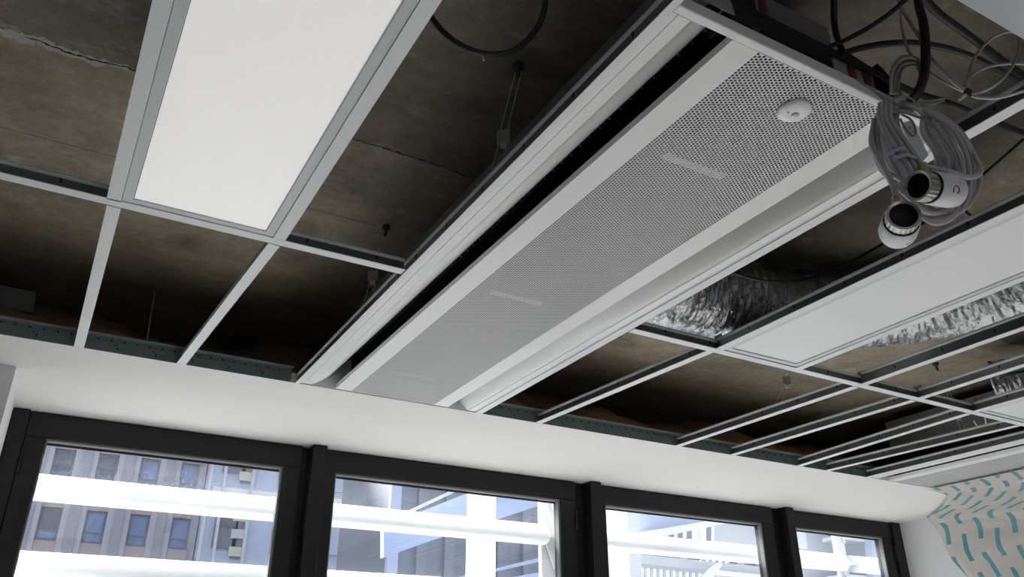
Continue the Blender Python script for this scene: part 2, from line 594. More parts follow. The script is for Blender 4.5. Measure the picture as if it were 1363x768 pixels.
window(1, -0.085, 0.80, -0.024, 0.737, -1, 'black framed window before the grey stone facade')
window(2, 0.885, 1.995, 0.930, 1.918, 1, 'black framed window with a white post close outside')
window(3, 2.11, 3.16, 2.150, 3.085, -1, 'black framed window before the white steel gantry')
window(4, 3.27, 4.04, 3.300, 3.965, 1, 'narrow black framed window next to the side wall')
frm = MB().box(-0.135, -0.085, YW - 0.012, YW + 0.11, 0.08, C)
tag(frm.build('trim_2', MT['frame'], None, 0.004), 'black window jamb at the white pier', kind='structure')
tag(MB().box(4.04, 4.11, YW - 0.012, YW + 0.11, 0.08, C).build('trim_3', MT['frame'], None, 0.004),
    'black window jamb at the pale side wall', kind='structure')
for i, (a, b) in enumerate(((0.825, 0.878), (2.045, 2.100), (3.212, 3.262))):
    m = MB().box(a, b, YW - 0.045, YW + 0.11, 0.08, C - 0.002)
    lo = (0.80, 1.995, 3.16)[i]
    hi = (0.885, 2.11, 3.27)[i]
    m.box(lo, hi, YW + 0.02, YW + 0.11, 0.08, C - 0.002)
    tag(m.build('trim_%d' % (4 + i), MT['frame'], None, 0.003),
        ('black mullion between the stone-facade window and the white-post window',
         'black mullion between the white-post window and the gantry window',
         'black mullion next to the narrow end window')[i], kind='structure')

# ------------------------------------------------------------------ ceiling grid
grid = thing('ceiling_grid', 'open suspended ceiling grid of white tees hung below brown concrete', 'ceiling grid', (0, 0, C))


def tee(name, a, b, dz=0.0, web=0.031, fl=0.024):
    """inverted tee between plan points a and b: galvanised web and bulb, white flange below"""
    a, b = Vector((*a, 0)), Vector((*b, 0))
    d = (b - a)
    m = MB()
    up = Vector((0, 0, 1))
    m.bar(a + up * (dz + web / 2 + 0.001), b + up * (dz + web / 2 + 0.001), 0.0016, web - 0.002)
    L = d.length
    n = d.normalized()
    o = m.build(name, MT['galv'], grid)
    MB().sweep([a + up * (dz + web - 0.003), b + up * (dz + web - 0.003)], 0.0050, 8).build('bulb', MT['bulb'], o)
    f = MB().bar(a + up * (dz + 0.0006), b + up * (dz + 0.0006), fl, 0.0016)
    f.build('flange', MT['tee'], o)
    # punched slots in the web
    s = MB()
    k = 0.11
    while k < L - 0.05:
        q = a + n * k + up * (dz + 0.019)
        s.obox(q, n * 0.0022, n.cross(up) * 0.0012, up * 0.0045)
        k += 0.15
    if s.v:
        tag(s.build('slot', MT['black'], o), kind='stuff')
    return o


tee('cross_tee', (-1.1, 1.4765), (0.572, 1.4715))
tee('main_tee', (0.003, 2.283), (0.003, 1.489))
tee('main_tee', (0.257, 2.283), (0.299, 1.487))
tee('main_tee', (-0.595, 2.283), (-0.595, 0.2))
tee('main_tee', (0.0, 1.465), (0.0, 0.2))
tee('main_tee', (0.302, 1.462), (0.302, 0.2))
tee('main_tee', (0.5795, 2.283), (0.5795, 0.05), -0.002, fl=0.012)
tee('main_tee', (1.1745, 2.283), (1.1745, 0.05), -0.002, web=0.036)
tee('cross_tee', (1.193, 1.490), (3.035, 1.498))
tee('cross_tee', (1.193, 0.30), (1.455, 0.30))
tee('main_tee', (1.405, 2.283), (1.463, 1.503))
tee('main_tee', (1.474, 1.478), (1.474, 0.05))
tee('main_tee', (1.770, 1.480), (1.762, 0.20))
tee('main_tee', (2.009, 2.283), (2.038, 1.510))
tee('main_tee', (2.040, 1.481), (2.036, 0.40), web=0.038)
tee('main_tee', (2.278, 2.283), (2.302, 1.510))
tee('main_tee', (2.302, 1.483), (2.285, 0.50))
tee('main_tee', (2.636, 2.283), (2.580, 1.510))
tee('main_tee', (2.578, 1.483), (2.572, 0.60))
tee('main_tee', (2.801, 2.283), (2.856, 1.511))
tee('main_tee', (2.850, 1.484), (2.850, 0.60))
tee('main_tee', (3.047, 2.283), (3.047, 0.60))
# steel perimeter channel standing on the edge of the soffit, with fixing slots
for (xa, xb) in ((-4.1, 0.560), (1.192, 3.06)):
    ch = MB().box(xa, xb, 2.2835, 2.2850, C, C + 0.042)
    ch.box(xa, xb, 2.262, 2.2835, C + 0.0405, C + 0.042)
    ch.box(xa, xb, 2.281, 2.2835, C + 0.024, C + 0.0255)
    co = ch.build('perimeter_channel', MT['channel'], grid)
    co.location = (0, 0, -C)
    sl = MB()
    k = max(xa, -0.6)
    q = 0
    while k < xb - 0.02:
        sl.box(k, k + 0.006, 2.2825, 2.284, C + 0.030, C + 0.034)
        if q % 3 == 0:
            sl.box(k + 0.02, k + 0.023, 2.2825, 2.284, C + 0.008, C + 0.017)
            sl.box(k + 0.012, k + 0.016, 2.2825, 2.284, C + 0.019, C + 0.022)
        k += 0.032
        q += 1
    tag(sl.build('fixing_slot', MT['black'], co), kind='stuff')
for (x, y) in ((0.0, 1.476), (0.302, 1.473), (1.474, 1.491), (2.04, 1.494), (2.302, 1.496), (2.578, 1.497)):
    MB().box(x + 0.004, x + 0.020, y + 0.004, y + 0.007, 0.012, 0.044).box(x + 0.004, x + 0.007, y - 0.02, y + 0.006, 0.012, 0.044).build(
        'tee_clip', MT['galv'], grid)


# ------------------------------------------------------------------ chilled beams
def perforated_mesh(x0, x1, y0, y1):
    dx, dy, r = 0.00562, 0.0064, 0.0023
    nx = int((x1 - x0) / dx)
    ny = int((y1 - y0) / dy)
    dx = (x1 - x0) / nx
    dy = (y1 - y0) / ny
    vs, fs = [], []
    th = 0.0010
    oct_ = [(math.cos(math.pi / 4 * k), math.sin(math.pi / 4 * k)) for k in range(8)]
    rec = [(1, 0), (1, 1), (0, 1), (-1, 1), (-1, 0), (-1, -1), (0, -1), (1, -1)]
    for i in range(nx):
        xc = x0 + (i + 0.5) * dx
        odd = i % 2
        for j in range(ny - odd):
            yc = y0 + (j + 0.5 + 0.5 * odd) * dy
            n = len(vs)
            vs += [(xc + a * dx / 2, yc + b * dy / 2, 0) for a, b in rec]
            vs += [(xc + a * r, yc + b * r, 0) for a, b in oct_]
            vs += [(xc + a * r, yc + b * r, th) for a, b in oct_]
            for k in range(8):
                l = (k + 1) % 8
                fs.append((n + k, n + 8 + k, n + 8 + l, n + l))
                fs.append((n + 8 + k, n + 16 + k, n + 16 + l, n + 8 + l))
        if odd:
            for ya, yb in ((y0, y0 + dy / 2), (y1 - dy / 2, y1)):
                n = len(vs)
                vs += [(xc - dx / 2, ya, 0), (xc + dx / 2, ya, 0), (xc + dx / 2, yb, 0), (xc - dx / 2, yb, 0)]
                fs.append((n, n + 3, n + 2, n + 1))
    me = bpy.data.meshes.new('perforated_panel')
    me.from_pydata(vs, [], fs)
    me.update()
    return me


BW, BY0, BY1 = 0.585, 0.0, 1.692
PERF = None


def chilled_beam(loc, label):
    global PERF
    root = thing('chilled_beam', label, 'chilled beam', loc, 'chilled beams in the ceiling')
    y0, y1 = BY0 + 0.016, BY1
    cove = [(0.034, 0.002), (0.046, 0.006), (0.060, 0.014), (0.074, 0.025), (0.088, 0.038), (0.100, 0.052), (0.107, 0.063)]
    for side in (0, 1):
        fx = (lambda x: x) if not side else (lambda x: BW - x)
        fl = MB()
        a, b = sorted((fx(0.0), fx(0.012)))
        fl.box(a, b, y0, y1, 0.0, 0.030)
        a, b = sorted((fx(0.0125), fx(0.034)))
        fl.box(a, b, y0, y1, 0.0, 0.004)
        fl.build('side_flange', MT['beam'], root, 0.001)
        c = MB().extrude_y([(fx(x), z) for x, z in cove], y0, y1, True)
        c.build('cove', MT['beam'], root, thick=0.0015)
        n = MB().extrude_y([(fx(0.107), 0.063), (fx(0.125), 0.082), (fx(0.138), 0.094), (fx(0.150), 0.100), (fx(0.154), 0.004)], y0, y1)
        nz = n.build('nozzle_plate', MT['nozzle'], root)
        # small air nozzles along the slot
        k = y0 + 0.03
        t = MB()
        while k < y1 - 0.03:
            t.obox((fx(0.128), k, 0.080), (0.007 * (1 if not side else -1), 0, 0.007), (0, 0.0022, 0), (-0.002, 0, 0.002))
            k += 0.030
        tag(t.build('air_nozzle', MT['nozzletip'], nz), kind='stuff')
        pl = MB()
        a, b = sorted((fx(0.108), fx(0.1565)))
        pl.box(a, b, y0, y1, 0.0, 0.0015)
        a, b = sorted((fx(0.108), fx(0.1095)))
        pl.box(a, b, y0, y1, 0.0015, 0.013)
        pl.build('face_plate', MT['beam'], root)
        if not side:
            sm = MB().lathe([(0, 0.0035), (0.0028, 0.003), (0.004, 0)], (fx(0.116), y0 + 0.03, 0.013), (0, 0, 1), 10)
            sm.build('screw', MT['plug'], root)
    if PERF is None:
        PERF = perforated_mesh(0.1565, 0.4285, y0, y1)
        PERF.materials.append(MT['perf'])
    p = bpy.data.objects.new('perforated_panel', PERF)
    COL.objects.link(p)
    p.parent = root
    # inside: dark plenum with cooling coil and copper pipes, strips laid over the panel
    MB().box(0.156, 0.429, y0 + 0.01, y1 - 0.01, 0.062, 0.098).build('cooling_coil', MT['coil'], root)
    for k, x in enumerate((0.19, 0.29, 0.335, 0.395)):
        MB().sweep([(x, y0 + 0.03, 0.052), (x, y0 + 0.10, 0.052)], 0.006, 8).build('copper_pipe', MT['copper'], root)
    for yy in (0.278, 0.886, 1.480):
        MB().box(0.200, 0.332, yy - 0.009, yy + 0.009, 0.0011, 0.0031).build('cream_strip', MT['cream'], root)
    # ends
    er = MB().box(0.0, BW, 0.0, 0.014, -0.003, 0.018)
    er.build('end_rail', MT['beam'], root, 0.002)
    MB().box(0.012, BW - 0.012, 0.0142, 0.0158, 0.002, 0.036).build('end_cap', MT['beam'], root)
    half = [(0.012, 0.002), (0.034, 0.004)] + cove[1:] + [(0.125, 0.082), (0.14, 0.10)]
    ring = [(BW - x, z) for x, z in half] + [(x, z) for x, z in reversed(half)]
    MB().poly([(x, BY1, z) for x, z in ring], (0, 0.0015, 0)).build('end_cap', MT['beam'], root)
    MB().box(0.10, BW - 0.10, 0.030, 0.032, 0.030, 0.104).build('void_shade_sheet', MT['coil'], root)  # dark sheet standing in for the shade of the void behind the end cap
    cs = MB().box(0.13, BW - 0.13, 0.10, y1 - 0.02, 0.105, 0.255)
    cs.build('casing', MT['galv_dull'], root, 0.003)
    return root


beam_a = chilled_beam((0.585, 0.584, C), 'long white chilled beam with round sensor, perforated underside facing down')
tag(beam_a, kind='thing')
beam_b = chilled_beam((3.066, 0.586, C), 'white chilled beam beside the side wall, half covered by printed film')
VX, VY, VZ = 0.215, -0.034, 0.12
MB().box(VX - 0.100, VX - 0.045, VY + 0.050, VY + 0.10, VZ - 0.075, VZ - 0.012).build('valve_box', MT['coil'], beam_a, 0.003)
MB().poly([(VX - 0.165, VY + 0.045, VZ - 0.075), (VX - 0.10, VY + 0.045, VZ - 0.075), (VX - 0.105, VY + 0.045, VZ - 0.045), (VX - 0.13, VY + 0.045, VZ - 0.045)], (0, 0.002, 0)).build(
    'side_plate', MT['steelgrey'], beam_a)
MB().sweep([(VX, VY + 0.075, VZ - 0.07), (VX, VY + 0.075, VZ + 0.04)], 0.006, 10).build('copper_pipe', MT['copper'], beam_a)
MB().box(VX + 0.11, VX + 0.20, VY + 0.052, VY + 0.055, VZ - 0.086, VZ - 0.055).build('label_plate', MT['steelgrey'], beam_a)
for xx in (0.145, 0.18):
    MB().sweep([(VX + xx, VY + 0.0495, VZ - 0.088), (VX + xx, VY + 0.0495, VZ - 0.056)], 0.006, 10).build('copper_pipe', MT['copper'], beam_a)

p = pt(1057, 146, z=C)
sn = thing('ceiling_sensor', 'round white motion sensor on the perforated beam panel', 'sensor', (p.x, p.y, C))
MB().lathe([(0.0, -0.0002), (0.026, -0.0002), (0.0262, -0.003), (0.024, -0.006), (0.018, -0.0085), (0.010, -0.0098), (0.0, -0.010)], (0, 0, 0), (0, 0, 1), 32).build(
    'housing', MT['sensor'], sn)
MB().lathe([(0.0065, -0.0095), (0.006, -0.0115), (0.004, -0.013), (0.0, -0.0135)], (0, 0, 0), (0, 0, 1), 16).build('lens', MT['lens'], sn)
MB().lathe([(0.0018, -0.008), (0.0018, -0.0102), (0.0, -0.0104)], (-0.013, 0.002, 0), (0, 0, 1), 10).build('indicator', MT['lens'], sn)


# ------------------------------------------------------------------ lamps in the grid
def light_panel(x0, x1, y0, y1, dif, label, frame=0.016, group='lamp panels in the grid'):
    root = thing('light_panel', label, 'light panel', (x0, y0, C), group)
    w, l = x1 - x0, y1 - y0
    fm = MB().box(0, frame, 0, l, 0.0016, 0.012).box(w - frame, w, 0, l, 0.0016, 0.012)
    fm.box(frame, w - frame, 0, frame, 0.0016, 0.012).box(frame, w - frame, l - frame, l, 0.0016, 0.012)
    fm.build('frame', MT['lampframe'], root, 0.001)
    MB().box(frame + 0.0015, w - frame - 0.0015, frame + 0.0015, l - frame - 0.0015, 0.004, 0.007).build('diffuser', dif, root)
    MB().box(0.004, w - 0.004, 0.004, l - 0.004, 0.012, 0.036).build('housing', MT['galv_dull'], root)
    return root


light_panel(0.0125, 0.290, 0.275, 1.464, MT['prism'], 'bright prismatic lamp panel in a grey frame, dust smears on it', 0.018)
light_panel(1.487, 1.757, 0.29, 1.478, MT['opal'], 'smooth white lamp panel beside the silver foil duct')
light_panel(2.592, 2.836, 0.29, 1.482, MT['opal'], 'small white lamp panel corner near the second beam')
tl = thing('ceiling_tile', 'blue-grey metal ceiling tile above the loose white cables', 'ceiling tile', (0.60, -0.19, C))
MB().box(0, 0.56, 0, 0.592, 0.0005, 0.0025).build('tile_face', MT['tile'], tl)
MB().box(0, 0.56, 0.590, 0.592, 0.0025, 0.022).box(0, 0.56, 0, 0.002, 0.0025, 0.022).box(0, 0.002, 0.002, 0.59, 0.0025, 0.022).box(
    0.558, 0.56, 0.002, 0.59, 0.0025, 0.022).build('tile_edge', MT['tile'], tl)


# ------------------------------------------------------------------ hangers
def hanger(bot, clip, top, label):
    bot, clip, top = map(Vector, (bot, clip, top))
    root = thing('grid_hanger', label, 'hanger', bot, 'wire hangers holding the grid')
    h = Vector((0.83, -0.55, 0)) * 0.0085
    hy = Vector((0.5, 0.83, 0)) * 0.006
    z = Vector((0, 0, 1))
    c = clip - bot
    t = top - bot
    MB().obox(c, h * 1.5, hy, z * 0.015).build('clip_body', MT['clip'], root, 0.002)
    MB().obox(c - z * 0.019 - hy * 0.3, h * 0.7, hy * 0.6, z * 0.006).build('clip_tongue', MT['wire'], root, 0.001)
    for s in (-1, 1):
        MB().sweep([h * s * 0.9, c + h * s * 0.9 - z * 0.012], 0.0012, 6).build('lower_wire', MT['wire'], root)
        MB().sweep([c + h * s * 0.8 + z * 0.012, t + h * s * 0.7 - z * 0.02], 0.0011, 6).build('upper_wire', MT['wire'], root)
    MB().lathe([(0.0, -0.03), (0.005, -0.03), (0.005, -0.008), (0.011, -0.008), (0.011, 0.0), (0, 0)], t, (0, 0, 1), 8).build('anchor', MT['coil'], root)
    return root


hanger((0.5795, pt(657, 232, z=2.632).y - 0.02, 2.630), pt(670, 183, z=2.735), pt(690, 86, z=S), 'wire hanger with clip beside the beam, nearest the black cable loop')
hanger((0.5795, pt(492, 408, z=2.632).y - 0.03, 2.630), pt(497, 368, z=2.725), pt(514, 301, z=S), 'wire hanger beside the beam where the cross tee ends')
p3 = Vector((2.027, 1.80, 2.632))
hanger(p3, pt(1047, 507, z=2.715), pt(1052, 470, z=S), 'wire hanger with split clip under the pale scuffed concrete')
p4 = Vector((2.842, 1.70, 2.632))
hanger(p4, p4 + Vector((0.0, 0.005, 0.06)), Vector((2.84, 1.74, S)), 'wire hanger among the tees close to the second beam')
rd = pt(206, 388, z=S)
rod = MB().sweep([(rd.x, rd.y, S), (rd.x + 0.01, rd.y - 0.005, 2.66)], 0.003, 6)
tag(rod.build('threaded_rod', MT['clip']), 'thin threaded rod hanging in the dark void above the soffit', 'rod')


# ------------------------------------------------------------------ flexible foil ducts
def foil_duct(path, radius, label, seed):
    rnd = random.Random(seed)
    P = smooth_path(path, 44)
    n = len(P)
    seg = 40
    ring = [rnd.uniform(0.97, 1.02) for i in range(n)]

    def rad(i, k):
        a = 2 * math.pi * k / seg
        v = Vector((math.cos(a) * 1.3, math.sin(a) * 1.3, i * 0.34 + seed + math.cos(a * 2) * 0.8))
        w = noise.noise(v) * 0.075 + noise.noise(v * 2.3) * 0.05 + noise.noise(Vector((v.x * 0.6, v.y * 0.6, i * 0.05))) * 0.05
        return radius * (ring[i] + w)
    o = MB().sweep(P, radius, seg, rad=rad).build('flexible_duct', MT['foil'])
    for f in o.data.polygons:
        f.use_smooth = (f.index % 3 != 0)
    return tag(o, label, 'duct', 'foil ducts above the grid')


foil_duct([(1.10, 1.50, 2.765), (1.30, 1.50, 2.765), (1.50, 1.49, 2.765), (1.72, 1.46, 2.77), (1.92, 1.37, 2.775), (2.07, 1.20, 2.775), (2.17, 0.98, 2.775), (2.24, 0.72, 2.78)],
          0.112, 'crumpled silver foil duct running above the lamp panel', 3)
foil_duct([(2.86, 1.56, 2.77), (2.92, 1.43, 2.77), (3.0, 1.25, 2.77), (3.06, 0.9, 2.77)], 0.075, 'short silver foil duct peeking out by the small lamp panel', 11)


# ------------------------------------------------------------------ cables
def cable(name, pts, r, m, label, cat='cable', group=None, n=10):
    o = MB().sweep(smooth_path(pts, n), r, 8).build(name, MT[m])
    return tag(o, label, cat, group)


def px(u, v, z):
    return pt(u, v, z=z)


lo = thing('slack_cable', 'black cable sagging in a loop beside the bright lamp panel', 'cable', tuple(px(566, 0, 2.84)))
base = px(566, 0, 2.84)
pp = [px(545, -60, S), px(566, 5, 2.84), px(586, 38, 2.80), px(615, 61, 2.77), px(650, 72, 2.76), px(684, 67, 2.77), px(710, 44, 2.79), px(724, 14, 2.82), px(728, -40, S)]
MB().sweep([q - base for q in smooth_path(pp, 10)], 0.0052, 10).build('cable', MT['cable_black'], lo)
k = px(639, 71, 2.76) - base
MB().sweep([k + Vector((0, 0, 0.006)), k + Vector((0.005, 0, -0.004)), k + Vector((0.006, -0.002, -0.014))], 0.0022, 6).build('cable_tie', MT['cable_white'], lo)

CB = 'black cables above the beam end'
cable('power_cable', [px(1112, -40, S), px(1110, 10, 2.84), px(1112, 40, 2.80), px(1120, 66, 2.74)], 0.0055, 'cable_black', 'black cable dropping straight down behind the beam end rail', group=CB)
cable('power_cable', [px(1090, 68, 2.70), px(1132, 50, 2.74), px(1170, 28, 2.77), px(1205, 0, 2.80), px(1240, -40, 2.83)], 0.0042, 'cable_black', 'thin black cable slanting up behind the white cables', group=CB)
cable('power_cable', [px(1110, 75, 2.70), px(1150, 63, 2.74), px(1200, 57, 2.76), px(1250, 62, 2.76), px(1300, 78, 2.76), px(1363, 112, 2.76), px(1420, 150, 2.76)], 0.0055, 'cable_black',
      'black cable arching behind the knotted white loops', group=CB)
cable('power_cable', [px(1218, -20, 2.86), px(1245, 14, 2.84), px(1290, 48, 2.82), px(1330, 78, 2.82), px(1363, 102, 2.82), px(1420, 140, 2.82)], 0.0075, 'cable_black',
      'thick black cable running down to the metal tile corner', group=CB)
cable('power_cable', [px(1120, 70, 2.66), px(1165, 98, 2.655), px(1215, 122, 2.655), px(1270, 140, 2.66), px(1330, 165, 2.70), px(1400, 190, 2.72)], 0.0055, 'cable_black',
      'black cable crossing below the arching cable behind the coil', group=CB)
cable('power_cable', [px(930, 345, 2.71), px(985, 366, 2.69), px(1030, 375, 2.685), px(1075, 371, 2.685), px(1125, 352, 2.69), px(1180, 322, 2.72), px(1240, 290, 2.80), px(1300, 240, 2.84), px(1363, 185, 2.86)],
      0.0035, 'cable_black', 'thin black cable sagging between the beam and the long lamp panel')
cable('power_cable', [px(1270, 260, 2.70), px(1290, 285, 2.70), px(1312, 292, 2.71), px(1345, 280, 2.74)], 0.003, 'cable_black', 'short black cable curving below the cable coil')
cable('power_cable', [px(1326, 522, 2.74), px(1330, 508, 2.74), px(1345, 498, 2.74), px(1375, 492, 2.74), px(1420, 485, 2.74)], 0.0045, 'cable_black', 'black cable bent over the short foil duct')
cable('data_cable', [px(1296, 560, 2.66), px(1300, 566, 2.65), px(1306, 569, 2.65), px(1312, 564, 2.65), px(1310, 552, 2.66)], 0.0025, 'cable_white', 'small white cable end poking through near the second beam')

# hanging coil of grey lead with two plugs ---------------------------------------------------------
HC = Vector((1.075, 0.515, 2.50))
coil = thing('cable_coil', 'coil of grey cable with two white plugs hanging at the beam end', 'cable coil', tuple(HC))
hdir = Vector((math.cos(YAW), -math.sin(YAW), 0))
ddir = Vector((math.sin(YAW), math.cos(YAW), 0))
zdir = Vector((0, 0, 1))


def on_coil(u, v, depth=0.0):
    """point of the coil seen at pixel u, v, depth metres behind the coil's hanging plane"""
    d = rgt * ((u - W_PX / 2) / F_PX) - upv * ((v - H_PX / 2) / F_PX) + fwd
    t = (HC + ddir * depth - CAM).dot(ddir) / d.dot(ddir)
    return CAM + d * t - HC


rc = random.Random(5)
# eye of each loop near the tie, bulging out to the lower right
for i in range(17):
    t = i / 16
    j = lambda s=2: rc.uniform(-s, s)
    dep = rc.uniform(-0.024, 0.024)
    left = 1160 + 40 * t
    rx = 1250 + 54 * ((i * 7) % 17) / 16
    bt = 266 + 32 * ((i * 5 + 3) % 17) / 16
    ctrl = [(1196 + 10 * t + j(), 138 + j()),
            (1170 + 24 * t + j(), 150 + 6 * t + j()),
            (left + j(), 188 + 2 * t + j(3)),
            (left + 14 + j(), 225 - 4 * t + j(3)),
            (1203 + 26 * t + j(), bt - 24 + j()),
            (1238 + 12 * t + j(), bt + j()),
            ((rx + 1262) / 2 + j(), bt - 12 + j()),
            (rx - 2 + j(), bt - 42 + j(3)),
            (rx - 4 + j(), 206 + 8 * t + j(3)),
            (rx - 24 + j(), 176 + j(3)),
            (1228 + (rx - 1250) * 0.3 + j(), 152 + j()),
            (1210 + j(), 140 + j())]
    pts = [on_coil(u, v, dep + 0.012 * math.sin(k * 0.9 + i)) for k, (u, v) in enumerate(ctrl)]
    path = smooth_path(pts + [pts[0]], 7)[:-1]
    MB().sweep(path, 0.0034, 9, closed=True).build('cable_loop', MT['cable_grey'], coil)
# strands near the front on the left side
for q in range(3):
    pts = [on_coil(1172 + 6 * q, 138, -0.03), on_coil(1172 + 7 * q, 160, -0.034), on_coil(1188 + 9 * q, 190, -0.036), on_coil(1208 + 9 * q, 220, -0.036), on_coil(1226 + 8 * q, 250, -0.03), on_coil(1245 + 6 * q, 274, -0.02)]
    MB().sweep(smooth_path(pts, 8), 0.0042, 9).build('cable_strand', MT['cable_grey'], coil)
# little loops of white lead above the tie
for q in range(3):
    pts = [on_coil(1186 + 4 * q, 125, 0.0), on_coil(1187 + 6 * q, 95, 0.004), on_coil(1200 + 4 * q, 76 + 6 * q, 0.01), on_coil(1222, 80 + 5 * q, 0.014), on_coil(1226, 105 + 3 * q, 0.01), on_coil(1213, 128, 0.004)]
    MB().sweep(smooth_path(pts, 8), 0.0026, 8).build('small_loop', MT['cable_white' if q == 0 else 'cable_ivory'], coil)
# ivory cords wound round the neck
for pts in ([(1140, 108), (1165, 124), (1186, 142), (1205, 150), (1232, 160), (1246, 172)],
            [(1150, 112), (1178, 130), (1200, 140), (1228, 136), (1258, 131)],
            [(1186, 150), (1210, 146), (1232, 141), (1257, 134)],
            [(1198, 158), (1206, 172), (1215, 181), (1219, 174), (1213, 160), (1200, 152)],
            [(1182, 132), (1194, 146), (1210, 143), (1216, 134), (1200, 128), (1184, 136)],
            [(1180, 140), (1196, 150), (1214, 148), (1222, 138)]):
    MB().sweep(smooth_path([on_coil(u, v, -0.03 + 0.004 * math.sin(i)) for i, (u, v) in enumerate(pts)], 8), 0.0017, 7).build('tie_cord', MT['cable_ivory'], coil)
a, b = on_coil(1180, 206, -0.044), on_coil(1202, 198, -0.044)
MB().sweep([a, (a + b) / 2 + Vector((0, -0.004, 0.002)), b, b + Vector((0.004, 0.01, 0))], 0.0035, 8).build('clear_tie', MT['bluetie'], coil)
a, b = on_coil(1190, 210, -0.044), on_coil(1220, 211, -0.042)
MB().sweep([a, (a + b) / 2 + Vector((0, -0.003, 0.004)), b], 0.0028, 8).build('clear_tie', MT['bluetie'], coil)
# paper tag between the strands
tagp = [on_coil(1199, 164, -0.01), on_coil(1213, 160, -0.006), on_coil(1236, 206, -0.004), on_coil(1226, 218, -0.008)]
MB().poly(tagp, ddir * 0.0008).build('paper_tag', MT['plug'], coil)
mk = MB()
for (ua, va, ub, vb) in ((1206, 173, 1212, 169), (1209, 178, 1216, 175), (1212, 169, 1209, 178)):
    mk.bar(on_coil(ua, va, -0.0115), on_coil(ub, vb, -0.0105), 0.0012, 0.0006)
mk.build('tag_mark', MT['coil'], coil)


def plug(open_px, back_px, d0, d1, r, mark):
    """cable plug: white sleeve, knurled nickel ring, black open mouth"""
    a, b = on_coil(*open_px, d0), on_coil(*back_px, d1)
    ax = (b - a).normalized()
    L = (b - a).length
    body = MB().lathe([(r * 1.02, L * 0.30), (r * 1.10, L * 0.33), (r * 1.12, L * 0.80), (r * 1.02, L * 0.95), (r * 0.75, L), (0, L)], a, ax, 28).build('plug', MT['plug'], coil)
    ring = MB()
    seg = 44
    prof = [(0.80, 0.02), (0.98, 0.0), (1.0, 0.03), (1.0, 0.24), (0.96, 0.27)]
    s = ax.orthogonal().normalized()
    t = ax.cross(s)
    vs, fs = [], []
    for rr, hh in prof:
        for k in range(seg):
            w = rr * r * (0.965 if (k % 2 and 0.02 < hh) else 1.0)
            an = 2 * math.pi * k / seg
            vs.append(a + ax * (hh * L) + (s * math.cos(an) + t * math.sin(an)) * w)
    for i in range(len(prof) - 1):
        for k in range(seg):
            l = (k + 1) % seg
            fs.append((i * seg + k, i * seg + l, (i + 1) * seg + l, (i + 1) * seg + k))
    ring.add(vs, fs)
    ring.build('ring', MT['nickel'], body)
    MB().lathe([(r * 0.97, L * 0.27), (r * 1.05, L * 0.275), (r * 1.05, L * 0.30), (r, L * 0.31)], a, ax, 28).build('seal', MT['black'], body)
    MB().lathe([(r * 0.82, L * 0.02), (r * 0.78, L * 0.20), (0, L * 0.22)], a, ax, 24).build('socket', MT['black'], body)
    toward = -(ddir * 0.85 + zdir * 0.5)
    n = (toward - ax * toward.dot(ax)).normalized()
    sd = ax.cross(n)
    if mark:
        c = a + ax * (L * 0.60)
        pts = []
        for k in range(8):
            an = math.radians(35 + k * 40)
            off = sd * (math.cos(an) * 0.0055) + ax * (math.sin(an) * 0.0055)
            pts.append(off)
        pts = [(c + o_ + n * math.sqrt(max(1e-6, (r * 1.118) ** 2 - o_.dot(sd) ** 2))) for o_ in pts]
        MB().sweep(pts, 0.0009, 6).build('red_mark', MT['red'], body)
    pr = MB()
    for w in (-0.008, 0.002):
        o_ = sd * w
        c = a + ax * (L * 0.70) + n * math.sqrt(max(1e-6, (r * 1.12) ** 2 - w * w)) + o_
        pr.obox(c, sd * 0.003, ax * 0.0007, n * 0.0003)
    pr.build('print', MT['printing'], body)
    return body


plug((1221, 247), (1272, 256), -0.075, -0.042, 0.0205, True)
plug((1203, 286), (1193, 313), -0.075, -0.020, 0.0215, False)
a, b = on_coil(1228, 218, -0.045), on_coil(1233, 232, -0.045)
MB().sweep([a, (a + b) / 2, b], 0.0055, 8).build('strain_relief', MT['ochre'], coil)
a, b = on_coil(1192, 262, -0.045), on_coil(1195, 278, -0.046)
MB().sweep([a, (a + b) / 2, b], 0.0055, 8).build('strain_relief', MT['ochre'], coil)
MB().sweep(smooth_path([on_coil(1233, 222, -0.045), on_coil(1262, 228, -0.044), on_coil(1290, 236, -0.036), on_coil(1305, 228, -0.02), on_coil(1296, 205, -0.01)], 8), 0.004, 9).build('cable_strand', MT['cable_grey'], coil)
MB().sweep(smooth_path([on_coil(1193, 264, -0.045), on_coil(1188, 245, -0.044), on_coil(1172, 215, -0.036), on_coil(1160, 190, -0.02), on_coil(1164, 160, -0.01)], 8), 0.004, 9).build('cable_strand', MT['cable_grey'], coil)


def cpx(u, v, d=0.0):
    return HC + on_coil(u, v, d)


cable('power_cable', [cpx(1218, -60, 0.05), cpx(1222, 0, 0.02), cpx(1229, 30, 0.0), cpx(1232, 65, -0.012), cpx(1230, 100, -0.02), cpx(1222, 122, -0.025), cpx(1210, 138, -0.02)], 0.0072, 'cable_black',
      'thick navy-black cable dropping to the neck of the coil')
CW = 'white cables at the beam end'
cable('data_cable', [cpx(1192, -50, 0.04), cpx(1197, 0, 0.02), cpx(1210, 28, 0.01), cpx(1228, 56, 0.005), cpx(1241, 80, 0.0), cpx(1262, 102, 0.0), cpx(1284, 121, 0.0)], 0.0030, 'cable_white',
      'straight white cable running from above to the black knot', group=CW)
cable('data_cable', [cpx(1198, -50, 0.05), cpx(1199, 10, 0.03), cpx(1202, 45, 0.03), cpx(1214, 75, 0.03), cpx(1240, 98, 0.02), cpx(1262, 112, 0.01), cpx(1285, 123, 0.004)], 0.0022, 'cable_white',
      'thinner white cable swinging left before the black knot', group=CW)
